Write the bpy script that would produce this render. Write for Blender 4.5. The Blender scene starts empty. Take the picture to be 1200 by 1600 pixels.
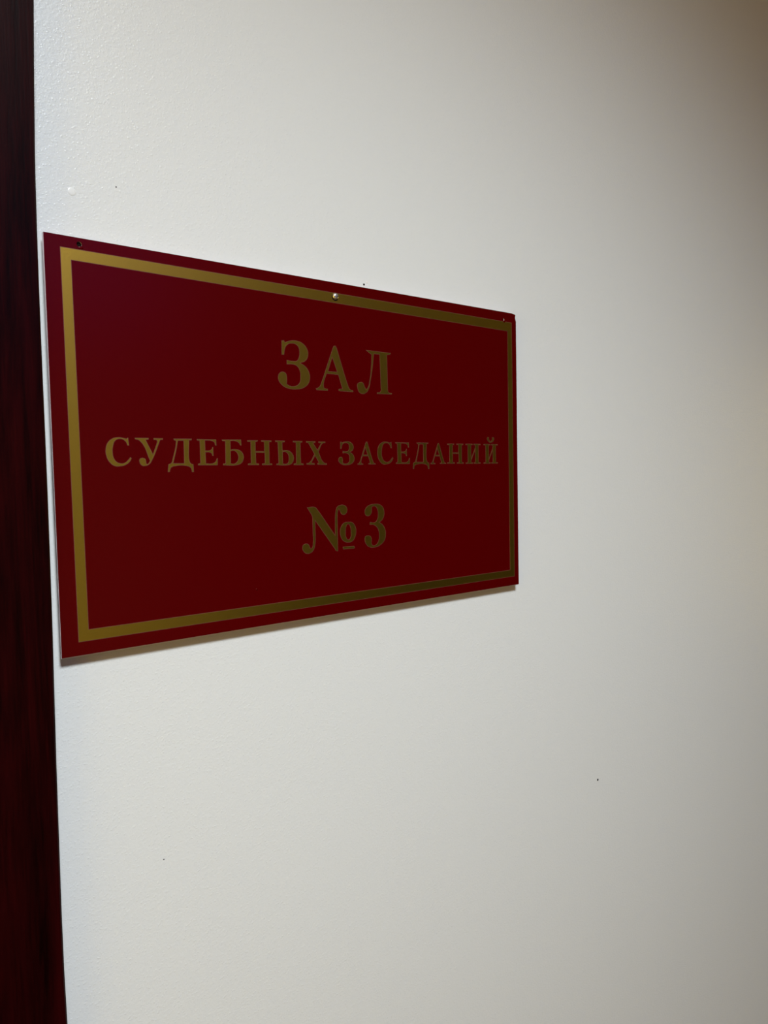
import bpy, bmesh, math
from mathutils import Vector, Matrix
# ---------------------------------------------------------------- helpers for placement
# Measurements are millimetres on the wall: x to the right, v up from the sign's top edge,
# d out of the sign's face into the corridor.  W() turns them into world metres.
ZT = 1.70                      # height of the sign's top edge above the floor
def W(x, v, d=0.0):
    return Vector((x/1000.0, -d/1000.0, v/1000.0 + ZT))
GLYPHS = {
    'big_ze': ['2.83,26.66 4.43,26.81 4.74,25.75 8.36,26.99s 12.68,27.40s 17.44,26.00s 20.00,23.08s 20.43,19.77s 18.92,16.68s 14.90,14.82 18.37,13.11s 20.71,10.12s 21.37,6.80s 20.29,3.38s 16.66,0.57s 11.38,-0.54s 6.22,-0.30s 2.03,1.58s 0.01,4.36s 0.00,6.53s 0.98,8.23s 2.90,8.97s 4.99,8.13s 5.57,6.17s 5.44,2.14 7.55,1.16s 10.57,1.15s 12.54,1.82s 14.34,3.77s 14.83,6.76s 14.66,9.70s 13.09,12.54s 10.52,13.57s 5.80,13.47 5.87,15.85 9.72,15.53s 12.76,16.02s 14.13,17.97s 14.56,20.77s 14.08,23.67s 12.18,25.34s 9.17,25.61s 6.58,24.65s 5.03,22.69s 4.45,20.64s 4.18,18.80 2.57,18.67'],
    'big_a': ['13.63,26.82 14.94,26.94 15.70,25.67 23.64,3.51s 24.79,1.43 27.34,0.79 27.32,0.01 16.48,0.10 16.51,1.18 19.27,1.52 16.43,9.83 7.80,9.90 5.51,2.48s 6.07,1.07 8.46,0.82 8.43,-0.21 0.43,-0.14 0.00,0.74 2.29,1.62s 4.69,5.84 12.89,25.61',
        '12.26,20.04 15.67,11.42 9.00,11.43'],
    'big_el': ['7.17,26.42 27.16,26.20 26.61,25.27 23.98,24.85 24.08,2.43 24.68,1.24s 27.57,0.78 27.28,0.07 15.31,-0.12 15.33,0.68 18.18,1.31s 18.57,2.54 18.01,24.56 13.42,24.66 12.47,17.74s 10.45,8.07s 8.78,2.41s 6.46,-0.09s 3.20,-0.72s 1.01,0.42s 0.09,2.73s 0.00,4.88s 1.16,5.93s 4.38,6.12s 5.56,3.82s 6.77,2.11 8.05,3.17s 9.69,8.02s 11.21,17.65s 11.63,24.03 9.89,24.88'],
    'es': ['11.25,14.14 11.59,10.32 10.78,10.32 10.20,11.90s 8.82,13.16s 6.77,13.51s 4.84,12.64s 3.64,9.95s 3.31,7.12s 3.73,4.28s 5.07,2.22s 7.25,1.41s 8.85,1.56s 10.65,2.82s 12.00,4.41 12.63,3.93 11.76,2.34s 9.77,0.76s 6.88,-0.01s 4.04,0.17s 1.62,2.09s 0.19,5.23s 0.00,8.36s 1.05,11.50s 3.31,13.56s 6.48,14.33s 9.01,13.95s 10.27,13.62'],
    'u': ['0.00,14.17 7.06,14.16 7.03,13.42 5.53,13.27 9.08,5.89 11.61,12.43 11.21,13.24 9.70,13.38 9.73,14.13 14.63,14.10 14.43,13.37 13.24,13.26s 12.50,11.78 8.29,2.63s 6.89,0.85s 4.87,0.06s 3.23,0.24s 1.98,2.02s 2.21,3.64s 3.70,4.11s 5.07,3.46s 5.34,2.00s 5.73,0.96s 7.46,2.64 2.39,12.81s 0.14,13.53'],
    'de': ['3.67,14.05 13.72,14.08 13.52,13.40 12.16,13.32 12.05,2.56s 12.72,1.21s 14.14,0.69 14.28,-3.37 13.27,-3.35 12.64,-1.15s 9.82,-0.04s 4.55,-0.06s 1.73,-1.02s 0.96,-3.17 0.00,-3.15 0.49,0.81 2.00,1.46s 2.95,3.94 4.63,9.92s 5.03,13.07 3.99,13.30',
        '6.00,13.09 9.17,13.12 9.09,1.24 3.03,1.29 5.04,8.59s'],
    'ie': ['0.00,14.03 11.03,13.96 11.11,10.79 10.44,10.79 9.86,12.50s 7.85,13.34s 4.53,13.40 4.52,8.02 6.92,8.09s 8.24,8.71s 8.76,9.92 9.14,9.92 9.24,5.28 8.60,5.28 8.16,6.48s 6.88,7.07s 4.60,7.16 4.76,1.19 8.16,1.09s 10.05,1.84s 11.24,3.90 11.62,3.90 11.42,0.17 0.23,0.27 0.26,1.05 1.61,1.21 1.53,13.27 0.09,13.42'],
    'be': ['0.00,13.97 11.55,14.11 11.64,10.94 11.05,10.93 10.12,12.33s 7.83,13.36s 5.05,13.40 5.04,8.62 7.67,8.81s 10.76,8.12s 12.65,6.00s 12.64,3.17s 11.11,1.07s 8.15,0.10s 0.28,0.18 0.31,0.98 1.84,1.14 1.99,13.23 0.17,13.35',
        '5.02,7.93 7.64,7.83s 9.33,6.00s 9.52,3.54s 8.60,1.79s 7.02,0.92s 4.90,1.04'],
    'en': ['0.00,13.77 6.53,13.84 6.30,13.20 5.01,13.11 5.00,7.83 10.60,7.77 10.57,13.17 8.74,13.22 8.76,13.87 15.25,13.83 15.22,13.11 13.78,13.09 13.67,0.97 15.33,0.77 15.30,0.05 8.92,0.10 8.94,0.82 10.79,0.99 10.78,6.94 5.09,7.04 5.10,1.03 6.91,0.84 6.89,0.12 0.06,0.19 0.09,0.90 1.96,1.06 2.08,13.08 0.10,13.13'],
    'yeru': ['0.00,13.91 6.24,13.87 6.09,13.13 4.52,13.05 4.54,8.28 7.01,8.48s 9.98,7.56s 11.85,4.97s 11.78,2.75s 10.42,0.72s 7.17,-0.10s 0.39,0.07 0.42,0.80 1.89,0.97 1.57,13.09 0.06,13.18',
        '4.64,7.48 6.55,7.55s 8.22,6.08s 8.65,3.50s 8.07,1.29s 6.55,0.56s 4.64,0.76',
        '11.69,13.86 18.02,13.85 18.00,13.10 16.67,12.98 16.74,0.85 18.50,0.65 18.47,-0.10 11.91,-0.04 11.93,0.70 13.68,0.88 13.70,13.06 11.80,13.12'],
    'ha': ['0.00,13.90 6.49,13.89 6.47,13.13 4.89,13.01 7.83,8.60 10.69,12.91 8.74,13.04 8.76,13.73 13.66,13.70 13.54,13.01 11.93,12.81s 8.57,7.58 12.37,1.16s 14.34,0.69 14.32,-0.08 7.67,0.13 7.69,0.89 8.84,1.19 6.10,5.38 3.27,1.04 5.65,0.83 5.63,0.08 0.03,0.20 0.05,0.88 1.84,1.24s 5.68,6.32 1.53,12.98 0.07,13.19'],
    'numero': ['3.95,27.36 9.94,27.09s 11.10,25.90s 23.66,9.40 23.65,14.95 24.24,23.10s 25.40,26.55s 27.39,27.57s 29.90,27.75s 32.22,26.68s 32.98,24.14s 31.91,22.27s 30.09,21.69s 28.49,22.45s 27.65,24.10s 26.89,25.16s 26.04,24.18s 25.59,20.69s 25.53,14.84 25.34,-0.26 24.10,-0.01s 23.08,1.39 9.37,19.40 9.37,10.09 8.94,4.96s 7.83,1.89s 5.75,0.34s 3.22,0.04s 1.08,1.16s 0.00,3.94s 0.88,5.57s 2.73,5.95s 4.38,5.31s 5.18,3.82s 5.82,2.77s 6.86,3.40s 7.55,6.21s 7.61,11.64 7.57,21.36 6.78,23.11',
        '33.34,17.09s 36.25,16.80s 38.75,14.33s 39.40,11.01s 38.37,7.20s 36.29,4.96s 32.98,4.55s 29.75,5.59s 27.85,8.23s 27.23,11.80s 28.40,14.96s 30.43,16.75s',
        '33.48,15.84s 35.01,14.26s 35.42,10.67s 35.07,7.43s 33.39,6.21s 31.80,7.66s 31.42,10.94s 31.99,14.45s',
        '29.22,2.08 37.67,1.93 38.09,1.09 37.63,0.38 29.25,0.61'],
    'three': ['7.82,27.25s 11.67,27.00s 15.12,24.95s 16.02,22.15s 15.54,18.79s 13.32,16.16s 11.56,15.58 14.44,13.94s 16.51,10.74s 16.93,7.02s 15.54,3.42s 12.15,0.90s 7.09,-0.17s 3.66,0.34s 1.06,2.36s 0.00,5.15s 0.62,7.22s 2.72,7.68s 4.79,6.93s 5.50,5.06s 5.32,2.64s 6.55,1.09s 8.67,1.32s 10.85,3.45s 11.62,7.38s 11.05,10.78s 9.36,13.03s 7.09,14.23s 4.23,14.40 4.46,15.99 8.67,15.81s 10.46,17.84s 11.04,20.86s 10.61,23.63s 9.31,25.51s 7.78,25.95s 6.43,25.64s 6.01,24.15s 5.76,21.74s 4.19,20.15s 2.67,19.93s 0.99,20.77s 0.48,22.90s 1.68,25.25s 4.37,26.79s'],
}
CASING_EDGE = [(100.8, -0.81), (72.5, -1.86), (49.8, -2.6), (35.6, -3.06), (21.4, -3.39), (5.7, -3.59), (-12.9, -3.83), (-30.2, -3.95), (-53.3, -4.02), (-70.8, -4.06), (-94.2, -4.07), (-117.8, -4.13), (-147.5, -4.3), (-183.5, -4.61), (-216.7, -5.08), (-247.2, -5.52), (-274.8, -5.77), (-296.5, -5.95), (-321.4, -6.16), (-349.7, -6.14), (-375.3, -5.78)]
CAM_LOC_MM = [-96.684, -114.843, 370.467]
CAM_ROT = [[0.781642, -0.020505, 0.623391], [-0.048647, -0.998419, 0.028157], [0.621828, -0.052335, -0.781403]]
SIGN_W, SIGN_H = 325.90, 200.00


# ---------------------------------------------------------------- camera
S = bpy.context.scene
C = S.collection
cd = bpy.data.cameras.new('camera'); cam = bpy.data.objects.new('camera', cd); C.objects.link(cam)
r0, r1, r2 = [Vector(r) for r in CAM_ROT]
def dirw(v): return Vector((v[0], -v[2], v[1]))
m = Matrix((dirw(r0), -dirw(r1), -dirw(r2))).transposed().to_4x4()
m.translation = W(*CAM_LOC_MM)
cam.matrix_world = m
cd.sensor_fit = 'VERTICAL'; cd.sensor_height = 36.0; cd.lens = 1160/1600*36.0
cd.clip_start = 0.01; cd.clip_end = 60
S.camera = cam
# ---------------------------------------------------------------- exposure, world, lights
S.view_settings.view_transform = 'Standard'; S.view_settings.look = 'None'
S.view_settings.gamma = 1.0; S.view_settings.use_curve_mapping = False
S.view_settings.exposure = -0.01
world = bpy.data.worlds.new('corridor_ambience'); S.world = world; world.use_nodes = True
bg = world.node_tree.nodes['Background']
bg.inputs[0].default_value = (1.0, 0.68, 0.07, 1); bg.inputs[1].default_value = 1.45   # dim warm light from the corridor's open ends
LX, LD, LV = -117.0, 911.0, 862.0     # the recessed downlight above the corridor (mm)
ld = bpy.data.lights.new('downlight_beam', 'SPOT'); lo = bpy.data.objects.new('downlight_beam', ld); C.objects.link(lo)
lo.location = W(LX, LV-15, LD); ld.energy = 190; ld.color = (0.860, 0.948, 1.0)
ld.spot_size = math.radians(139.5); ld.spot_blend = 0.77; ld.shadow_soft_size = 0.19
lo.rotation_euler = (0, math.radians(-6.4), 0)      # leans a little along the corridor, to the right

# ---------------------------------------------------------------- materials
def mat(name, col, rough=0.5, metal=0.0, spec=0.5, build=None, coat=0.0):
    m = bpy.data.materials.new(name); m.use_nodes = True
    nt = m.node_tree; b = nt.nodes['Principled BSDF']
    b.inputs['Base Color'].default_value = (*col, 1); b.inputs['Roughness'].default_value = rough
    b.inputs['Metallic'].default_value = metal; b.inputs['Specular IOR Level'].default_value = spec
    b.inputs['Coat Weight'].default_value = coat
    if build: build(nt, b)
    return m
def N(nt, t, **kw):
    n = nt.nodes.new(t)
    for k, v in kw.items():
        if k in n.inputs: n.inputs[k].default_value = v
        else: setattr(n, k, v)
    return n
def coords(nt, scale):
    g = N(nt, 'ShaderNodeNewGeometry'); mp = N(nt, 'ShaderNodeMapping')
    mp.inputs['Scale'].default_value = scale
    nt.links.new(g.outputs['Position'], mp.inputs['Vector']); return mp
def wall_build(nt, b):
    c = coords(nt, (1, 1, 1))
    n1 = N(nt, 'ShaderNodeTexNoise', Scale=650.0, Detail=4.0, Roughness=0.7)
    n2 = N(nt, 'ShaderNodeTexNoise', Scale=120.0, Detail=3.0, Roughness=0.5)
    for n in (n1, n2): nt.links.new(c.outputs[0], n.inputs['Vector'])
    b1 = N(nt, 'ShaderNodeBump', Strength=0.30, Distance=0.0006)
    b2 = N(nt, 'ShaderNodeBump', Strength=0.05, Distance=0.0012)
    nt.links.new(n1.outputs[0], b1.inputs['Height']); nt.links.new(n2.outputs[0], b2.inputs['Height'])
    nt.links.new(b1.outputs[0], b2.inputs['Normal'])
    # sparse tiny grains in the paint
    vo = N(nt, 'ShaderNodeTexVoronoi', Scale=560.0, Randomness=1.0); nt.links.new(c.outputs[0], vo.inputs['Vector'])
    mr = N(nt, 'ShaderNodeMapRange', interpolation_type='SMOOTHSTEP')
    for k, val in (('From Min', 0.0), ('From Max', 0.36), ('To Min', 1.0), ('To Max', 0.0)): mr.inputs[k].default_value = val
    b3 = N(nt, 'ShaderNodeBump', Strength=0.16, Distance=0.0006)
    nt.links.new(vo.outputs['Distance'], mr.inputs['Value']); nt.links.new(mr.outputs[0], b3.inputs['Height'])
    nt.links.new(b2.outputs[0], b3.inputs['Normal']); nt.links.new(b3.outputs[0], b.inputs['Normal'])
def wood_build(lo_c, hi_c, sx=1.0):
    def f(nt, b):
        c = coords(nt, (95*sx, 95*sx, 6.0))
        n = N(nt, 'ShaderNodeTexNoise', Scale=1.0, Detail=6.0, Roughness=0.62, Distortion=0.6)
        nt.links.new(c.outputs[0], n.inputs['Vector'])
        c2 = coords(nt, (900*sx, 900*sx, 45.0))
        n2 = N(nt, 'ShaderNodeTexNoise', Scale=1.0, Detail=3.0, Roughness=0.6)
        nt.links.new(c2.outputs[0], n2.inputs['Vector'])
        mx = N(nt, 'ShaderNodeMath', operation='MULTIPLY_ADD'); mx.inputs[1].default_value = 0.3
        nt.links.new(n2.outputs[0], mx.inputs[0]); nt.links.new(n.outputs[0], mx.inputs[2])
        r = N(nt, 'ShaderNodeValToRGB')
        r.color_ramp.elements[0].position = 0.50; r.color_ramp.elements[0].color = (*lo_c, 1)
        r.color_ramp.elements[1].position = 0.82; r.color_ramp.elements[1].color = (*hi_c, 1)
        nt.links.new(mx.outputs[0], r.inputs[0]); nt.links.new(r.outputs[0], b.inputs['Base Color'])
        bp = N(nt, 'ShaderNodeBump', Strength=0.25, Distance=0.0004)
        nt.links.new(mx.outputs[0], bp.inputs['Height']); nt.links.new(bp.outputs[0], b.inputs['Normal'])
    return f
def gold_build(nt, b):
    c = coords(nt, (1, 1, 1))
    n = N(nt, 'ShaderNodeTexNoise', Scale=900.0, Detail=2.0)
    nt.links.new(c.outputs[0], n.inputs['Vector'])
    bp = N(nt, 'ShaderNodeBump', Strength=0.08, Distance=0.0003)
    nt.links.new(n.outputs[0], bp.inputs['Height']); nt.links.new(bp.outputs[0], b.inputs['Normal'])
M_WALL = mat('wall_paint', (0.81, 0.815, 0.80), 0.30, spec=0.5, build=wall_build)
M_OPP = mat('corridor_paint', (0.40, 0.34, 0.25), 0.6)
M_CEIL = mat('ceiling_paint', (0.8, 0.78, 0.74), 0.8)
M_WOOD = mat('mahogany_laminate', (0.02, 0.003, 0.003), 0.34, spec=0.055, build=wood_build((0.0035, 0.0001, 0.0002), (0.022, 0.0008, 0.0012)))
M_FLOOR = mat('floor_wood', (0.25, 0.13, 0.06), 0.45, build=wood_build((0.07, 0.03, 0.010), (0.16, 0.075, 0.025), 0.2))
M_RED = mat('red_film', (0.078, 0.0, 0.0004), 0.26, spec=0.13)
M_GOLD = mat('gold_film', (0.61, 0.41, 0.05), 0.34, metal=1.0, build=gold_build)
M_RIM = mat('film_rim', (0.20, 0.075, 0.045), 0.45, spec=0.4, metal=0.35)
M_EDGE = mat('white_plastic', (0.78, 0.62, 0.63), 0.5)
M_TAPE = mat('foam_tape', (0.55, 0.55, 0.52), 0.9)
M_STEEL = mat('screw_steel', (0.85, 0.85, 0.88), 0.24, metal=0.9)
M_DARK = mat('dark_hole_and_shade', (0.012, 0.008, 0.007), 0.9, spec=0.0)  # dark for nail holes and screw slot, also for painted shade
M_FILL = mat('filler', (0.88, 0.88, 0.86), 0.3)
M_LAMP = mat('lamp_diffuser', (0.9, 0.9, 0.88), 0.6)
M_GLOW = mat('added_glow', (0.02, 0.02, 0.03), 0.1)  # bluish glow added to tint reflections in the red film
M_GLOW.node_tree.nodes['Principled BSDF'].inputs['Emission Color'].default_value = (0.26, 0.16, 1.0, 1)
M_GLOW.node_tree.nodes['Principled BSDF'].inputs['Emission Strength'].default_value = 1.1
M_BRASS = mat('handle_metal', (0.5, 0.45, 0.35), 0.3, metal=1.0)
# ---------------------------------------------------------------- mesh helpers
def link(name, bm, m, parent=None, smooth=False):
    me = bpy.data.meshes.new(name); bmesh.ops.recalc_face_normals(bm, faces=bm.faces[:])
    bm.to_mesh(me); bm.free(); me.materials.append(m)
    if smooth:
        for p in me.polygons: p.use_smooth = True
    o = bpy.data.objects.new(name, me); C.objects.link(o)
    if parent: o.parent = parent
    return o
def box(bm, a, b):
    """box between two (x, v, d) corners in wall millimetres"""
    vs = [bm.verts.new(W(x, v, d)) for x in (a[0], b[0]) for v in (a[1], b[1]) for d in (a[2], b[2])]
    out = []
    for f in ((0,1,3,2), (4,6,7,5), (0,4,5,1), (2,3,7,6), (0,2,6,4), (1,5,7,3)):
        out.append(bm.faces.new([vs[i] for i in f]))
    return vs, out
def bbox(name, a, b, m, parent=None, bev=0.0, seg=2):
    bm = bmesh.new(); box(bm, a, b)
    if bev: bmesh.ops.bevel(bm, geom=bm.edges[:], offset=bev/1000, segments=seg, profile=0.5, affect='EDGES')
    return link(name, bm, m, parent)
def struct(o):
    o['kind'] = 'structure'; return o
def flat(name, loops, d0, d1, m, parent=None, x=0.0, v=0.0, bev=0.0, sx=1.0, sy=1.0, res=6, grow=0.0):
    """closed outlines (lists of (x, v, smooth)) filled with holes and given thickness d0..d1"""
    cu = bpy.data.curves.new(name, 'CURVE'); cu.dimensions = '2D'; cu.fill_mode = 'BOTH'
    for L in loops:
        sp = cu.splines.new('BEZIER'); sp.bezier_points.add(len(L)-1); sp.use_cyclic_u = True; sp.resolution_u = res
        for p, q in zip(sp.bezier_points, L):
            p.co = (q[0]*sx, q[1]*sy, 0)
            t = 'AUTO' if q[2] else 'VECTOR'; p.handle_left_type = t; p.handle_right_type = t
    cu.extrude = (d1-d0)/2 - bev; cu.bevel_depth = bev; cu.bevel_resolution = 0; cu.offset = grow - bev
    tmp = bpy.data.objects.new('tmp', cu); C.objects.link(tmp)
    dg = bpy.context.evaluated_depsgraph_get(); dg.update()
    me = bpy.data.meshes.new_from_object(tmp.evaluated_get(dg))
    bpy.data.objects.remove(tmp); bpy.data.curves.remove(cu)
    me.name = name; me.materials.clear(); me.materials.append(m)
    c = (d0+d1)/2
    for vt in me.vertices:
        vt.co = W(vt.co.x + x, vt.co.y + v, vt.co.z + c)
    o = bpy.data.objects.new(name, me); C.objects.link(o)
    if parent: o.parent = parent
    return o
def circle(cx, cv, r, n=8):
    return [(cx + r*math.cos(2*math.pi*i/n), cv + r*math.sin(2*math.pi*i/n), 1) for i in range(n)]
def dome(name, cx, cv, d, r, h, m, parent=None, n=14, rings=4, squash=1.0):
    bm = bmesh.new(); prev = None
    for j in range(rings):
        a = j/rings*math.pi/2
        ring = [bm.verts.new(W(cx + squash*r*math.cos(a)*math.cos(2*math.pi*i/n), cv + r*math.cos(a)*math.sin(2*math.pi*i/n), d + h*math.sin(a))) for i in range(n)]
        if prev:
            for i in range(n): bm.faces.new((prev[i], prev[(i+1) % n], ring[(i+1) % n], ring[i]))
        prev = ring
    top = bm.verts.new(W(cx, cv, d+h))
    for i in range(n): bm.faces.new((prev[i], prev[(i+1) % n], top))
    return link(name, bm, m, parent, smooth=True)

# ---------------------------------------------------------------- the setting
WD = -5.6                                  # the wall's face lies 5.6 mm behind the sign's face
FL = -ZT*1000                              # floor level in v
X0, X1, DEEP = -2600.0, 8000.0, 2100.0     # corridor length and width (mm)
TOP = LV                                   # ceiling level in v
DX0, DX1, DT = -1000.0, -62.0, 2080.0+FL   # door opening
bm = bmesh.new()
box(bm, (DX1, FL, WD-120), (X1, TOP, WD)); box(bm, (X0, FL, WD-120), (DX0, TOP, WD)); box(bm, (DX0, DT, WD-120), (DX1, TOP, WD))
wall = struct(link('wall_back', bm, M_WALL))
def baseboard(name, a, b):
    return struct(bbox(name, a, b, M_WOOD, bev=1.5))
struct(bbox('wall_front', (X0, FL, DEEP), (X1, TOP, DEEP+100), M_OPP))
struct(bbox('floor', (X0, FL-100, WD-400), (X1, FL, DEEP+100), M_FLOOR))
struct(bbox('ceiling', (X0, TOP, WD-120), (X1, TOP+100, DEEP+100), M_CEIL))
baseboard('baseboard_back', (10, FL, WD), (X1, FL+80, WD+12))
baseboard('baseboard_front', (X0, FL, DEEP-12), (1055, FL+80, DEEP))

# door casing beside the sign: its wall-side edge bows slightly, as in the photograph
def casing(name, xo, edge, v0, v1):
    bm = bmesh.new(); rows = []
    for v, x in edge:
        s = 1 if x > xo else -1
        prof = [(x, WD), (x, 4.2), (x-0.25*s, 4.9), (x-1.0*s, 5.6), (xo+2*s, 5.6), (xo, 3.6), (xo, WD)]
        rows.append([bm.verts.new(W(px, v, d)) for px, d in prof])
    k = len(rows[0])
    for a, b in zip(rows, rows[1:]):
        for i in range(k): bm.faces.new((a[i], a[(i+1) % k], b[(i+1) % k], b[i]))
    bm.faces.new(rows[0]); bm.faces.new(rows[-1])
    return struct(link(name, bm, M_WOOD))
E0 = [(DT+70, -0.4), (300, -0.4), (150, -0.5)] + [(a, b) for a, b in CASING_EDGE] + [(-450, -5.2), (-700, -4.6), (FL, -4.5)]
casing('trim_1', -78.0, E0, FL, DT)
casing('trim_2', -984.0, [(DT+70, -1060.0), (0, -1060.0), (FL, -1060.0)], FL, DT)
struct(bbox('trim_3', (-984, DT-8, WD), (-78, DT+70, 5.6), M_WOOD, bev=1.0))
bm = bmesh.new()                            # jambs lining the opening
box(bm, (-86, FL, WD-120), (DX1, DT, WD)); box(bm, (DX0, FL, WD-120), (-976, DT, WD)); box(bm, (-976, DT-20, WD-120), (-86, DT, WD))
struct(link('trim_4', bm, M_WOOD))
door = struct(bbox('door_1', (-973, FL+6, WD-60), (-89, DT-23, WD-20), M_WOOD, bev=1.0))
for a, b in (((-880, FL+150), (-180, FL+850)), ((-880, FL+1000), (-180, DT-150))):
    bbox('door_panel', (a[0], a[1], WD-20.5), (b[0], b[1], WD-14), M_WOOD, door, bev=3.0)
hb = bmesh.new(); box(hb, (-175, FL+900, WD-20), (-135, FL+1100, WD-14)); box(hb, (-165, FL+990, WD-14), (-150, FL+1005, WD+30)); box(hb, (-280, FL+990, WD+22), (-150, FL+1005, WD+34))
link('door_handle', hb, M_BRASS, door)

# dark double door added across the corridor, unseen, to darken the gold film's reflections
for i, (a, b) in enumerate(((1150, 2010), (2020, 2880))):
    dd = struct(bbox('added_door_2' if i == 0 else 'added_door_3', (a, FL+4, DEEP-30), (b, 2100+FL, DEEP), M_WOOD, bev=1.5))
    for q0, q1 in ((150, 850), (1000, 1950)):
        bbox('door_panel', (a+140, FL+q0, DEEP-38), (b-140, FL+q1, DEEP-29), M_WOOD, dd, bev=3.0)
struct(bbox('added_trim_5', (1060, FL, DEEP-20), (1145, 2190+FL, DEEP), M_WOOD, bev=1.5))
struct(bbox('added_trim_6', (2885, FL, DEEP-20), (2970, 2190+FL, DEEP), M_WOOD, bev=1.5))
# glowing panes in a frame, added unseen opposite for the sign's bluish-purple sheen
glow_frame = struct(bbox('added_glow_frame', (-150, 370, DEEP-30), (950, 830, DEEP), M_CEIL, bev=2.0))
for i in range(3):
    bbox('added_glow_pane', (-110+i*345, 410, DEEP-36), (215+i*345, 790, DEEP-29), M_GLOW, glow_frame)
struct(bbox('added_dark_panel', (2975, FL, DEEP-22), (X1, 2190+FL, DEEP), M_WOOD, bev=1.5))  # unseen dark panelling added to dim reflections in the sign's right end
struct(bbox('added_trim_7', (1145, FL+2105, DEEP-20), (2885, FL+2190, DEEP), M_WOOD, bev=1.5))
# small marks on the wall
def hole(cx, cv, r, sq=1.0, name='nail_hole'):
    return flat(name, [[(p[0]*1.0, p[1], 1) for p in [(cx+sq*(a-cx), b) for a, b, _ in circle(cx, cv, r)]]], WD-0.05, WD+0.12, M_DARK, wall)
hole(190.2, 3.6, 0.62); hole(430.3, -380.7, 0.95, 0.9); hole(48.2, -317.4, 0.33); hole(36.6, 29.9, 0.32)
dome('filler_patch', 15.2, 23.1, WD, 2.0, 0.2, M_FILL, wall)
dome('filler_patch', 192.7, 5.4, WD, 0.8, 0.2, M_CEIL, wall)

# ---------------------------------------------------------------- the sign
sign = bpy.data.objects.new('wall_sign', None); C.objects.link(sign)
sign['label'] = 'red rectangular courtroom door sign with gold border and gold Cyrillic lettering, on the white wall'
sign['category'] = 'sign'
def pr(o):
    return o
chip = [(321.3, 0.0), (325.4, -0.7), (325.0, -3.0), (SIGN_W, -5.7)]
P = 2.2
outline = [(0, 0, 0)] + [(a, b, 0) for a, b in chip] + [(SIGN_W, -SIGN_H, 0), (0, -SIGN_H, 0)]
H1, H2, H3 = (16.0, -3.0), (164.2, -8.3), (312.6, -5.3)
back = [(-0.12, 0, 0)] + [(a, b, 0) for a, b in chip] + [(SIGN_W, -SIGN_H-0.28, 0), (-0.12, -SIGN_H-0.28, 0)]
holes = [circle(*H1, 1.25), circle(*H3, 0.85)]
flat('backing_plate', [back] + holes, -P, -0.30, M_EDGE, sign)
flat('red_face', [outline] + holes, -0.30, 0.0, M_RED, sign, bev=0.06)
# gold border: an outer and an inner rectangle
OB = [(6.6, -5.5, 0), (321.2, -7.1, 0), (321.3, -193.6, 0), (8.2, -193.4, 0)]
IB = [(11.9, -11.0, 0), (316.5, -13.4, 0), (316.4, -188.5, 0), (12.9, -187.9, 0)]
OB = [(7.2, -5.6, 0), (321.1, -6.9, 0), (321.3, -193.5, 0), (8.0, -193.4, 0)]
gb = flat('gold_border', [OB, IB], 0.0, 0.05, M_GOLD, sign, grow=-0.14)
flat('film_edge', [OB, IB], 0.0, 0.03, M_RIM, gb, grow=0.10)
for x, v in ((30, -30), (SIGN_W-30, -30), (30, -170), (SIGN_W-30, -170)):
    bbox('foam_pad', (x-12, v-12, WD), (x+12, v+12, -P), M_TAPE, sign)
# the screw in the middle of the top border, and burrs round the two empty holes
sc = dome('screw', H2[0], H2[1], 0.1, 2.1, 1.4, M_STEEL, sign, n=20, rings=5)
sc['label'] = 'shiny steel screw head'
flat('screw_shade', [circle(H2[0]-0.25, H2[1]-0.35, 2.35, 12)], 0.0, 0.09, M_DARK, sc)  # dark disc offset down-left, standing for the shade round the screw head
bbox('screw_slot', (H2[0]-1.3, H2[1]-0.2, 1.15), (H2[0]+1.3, H2[1]+0.2, 1.45), M_DARK, sc)
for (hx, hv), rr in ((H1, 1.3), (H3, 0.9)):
    flat('hole_shade', [circle(hx, hv, rr)], -P-0.6, -0.9, M_DARK, sign)  # dark plug that puts the shade inside each hole into colour
    dome('burr', hx+0.6, hv-1.6, -0.05, 0.7, 0.22, M_RED, sign, squash=1.8)
dome('dent', 105.4, -178.8, 0.0, 0.7, 0.25, M_RED, sign)

# lettering ------------------------------------------------------------------
def parse(g):
    out = []
    for s in g:
        L = []
        for t in s.split():
            sm = t.endswith('s'); a, b = t.rstrip('s').split(','); L.append((float(a), float(b), int(sm)))
        out.append(L)
    return out
G = {k: parse(v) for k, v in GLYPHS.items()}
def stems(w, cap=14.05, diag=True):
    a, b = 2.0, 5.2; c, d = w-5.1, w-2.0; s = 0.75; e = 6.7; f = w-6.6
    return [[(0,cap,0), (e,cap,0), (e,cap-s,0), (b,cap-s,0), (b,3.6,0), (c,cap-2.6,0), (c,cap-s,0), (f,cap-s,0), (f,cap,0),
             (w,cap,0), (w,cap-s,0), (d,cap-s,0), (d,s,0), (w,s,0), (w,0,0), (f,0,0), (f,s,0), (c,s,0), (c,cap-4.2,0), (b,2.0,0), (b,s,0), (e,s,0), (e,0,0), (0,0,0), (0,s,0), (a,s,0), (a,cap-s,0), (0,cap-s,0)]]
G['i'] = stems(14.3)
def ext(g):
    a = [p for L in g for p in L]
    return min(p[0] for p in a), max(p[0] for p in a)
def letter(k, word, x, v, w=None, sy=1.0, name='letter'):
    g = G[k]; e = ext(g); sx = 1.0 if w is None else w/(e[1]-e[0])
    o = flat(name, g, 0.0, 0.05, M_GOLD, sign, x=x, v=v, sx=sx, sy=sy, grow=-0.16)
    flat('film_edge', g, 0.0, 0.03, M_RIM, o, x=x, v=v, sx=sx, sy=sy, grow=0.06)
    return o
for k, x in (('big_ze', 123.17), ('big_a', 148.53), ('big_el', 179.12)):
    letter(k, 'top', x, -64.7)
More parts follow.
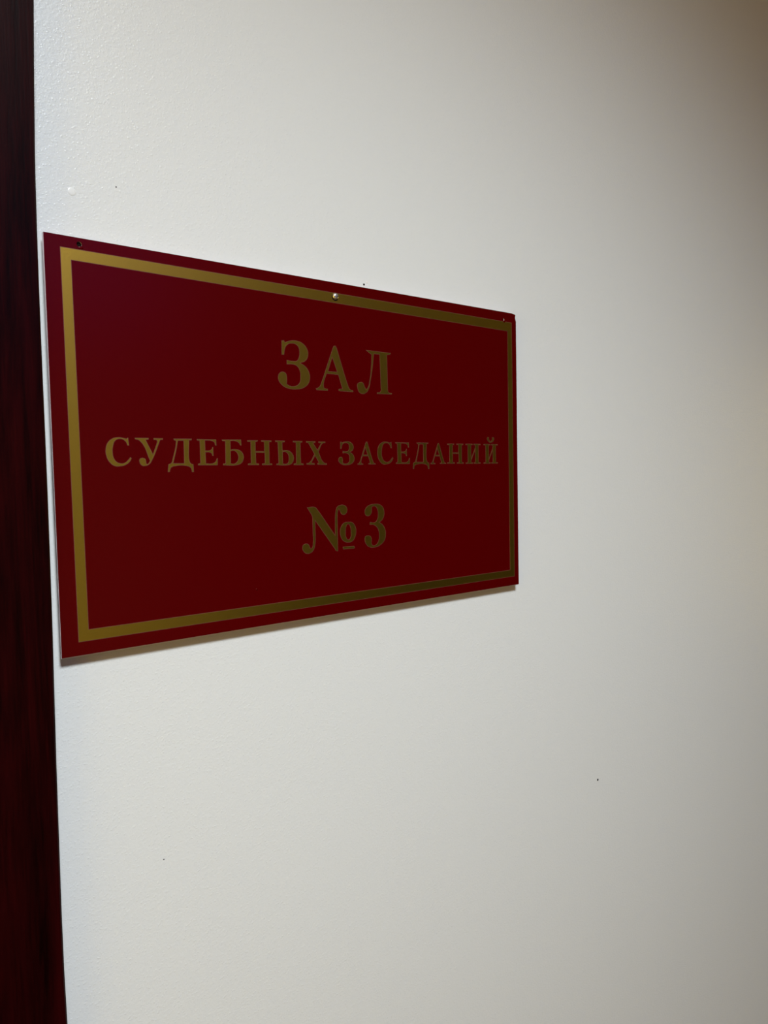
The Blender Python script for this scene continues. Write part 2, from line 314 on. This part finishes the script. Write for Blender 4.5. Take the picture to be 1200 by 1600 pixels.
base = lambda x: -108.75 - (x-24.5)*0.0028
for k, x in (('es', 24.51), ('u', 39.15), ('de', 55.77), ('ie', 72.37), ('be', 86.79), ('en', 102.15), ('yeru', 119.98), ('ha', 140.65)):
    letter(k, 'middle', x, base(x))
for k, x, w, sy in (('big_ze', 163.7, 11.9, 0.515), ('big_a', 177.9, 14.2, 0.525), ('es', 193.8, 12.8, 1.0), ('ie', 208.6, 12.0, 1.0), ('de', 223.1, 14.6, 1.0),
                ('big_a', 238.8, 14.3, 0.52), ('en', 254.4, 15.4, 0.99), ('i', 272.0, 14.7, 0.98)):
    letter(k, 'middle', x, base(x), w, sy)
G['short_i'] = stems(14.3)[:] + [[(3.9,19.2,0), (3.6,17.6,1), (5.0,15.9,1), (7.15,15.3,1), (9.3,15.9,1), (10.7,17.6,1), (10.4,19.2,0), (8.7,19.2,0), (8.7,17.6,1), (7.15,16.3,1), (5.6,17.6,1), (5.6,19.2,0)]]
letter('short_i', 'middle', 289.9, base(290), 14.7, 0.98)
letter('numero', 'bottom', 136.25, -161.5, name='number_sign'); letter('three', 'bottom', 182.21, -161.5, name='digit')

# ---------------------------------------------------------------- the ceiling fixture that lights the wall
lamp = bpy.data.objects.new('recessed_downlight', None); C.objects.link(lamp); lamp.location = W(LX, TOP, LD)
lamp['label'] = 'round white recessed downlight in the corridor ceiling'; lamp['category'] = 'ceiling light'
def disc(name, r0, r1, h0, h1, m):
    bm = bmesh.new(); n = 32; rows = []
    for r, h in ((r0, h0), (r1, h0), (r1, h1), (r0, h1)):
        rows.append([bm.verts.new((r*math.cos(2*math.pi*i/n), r*math.sin(2*math.pi*i/n), h)) for i in range(n)])
    for j in range(4):
        a, b = rows[j], rows[(j+1) % 4]
        for i in range(n): bm.faces.new((a[i], a[(i+1) % n], b[(i+1) % n], b[i]))
    return link(name, bm, m, lamp)
disc('rim', 0.10, 0.125, -0.006, 0.0, M_LAMP); disc('diffuser', 0.0005, 0.10, -0.003, 0.0, M_LAMP)
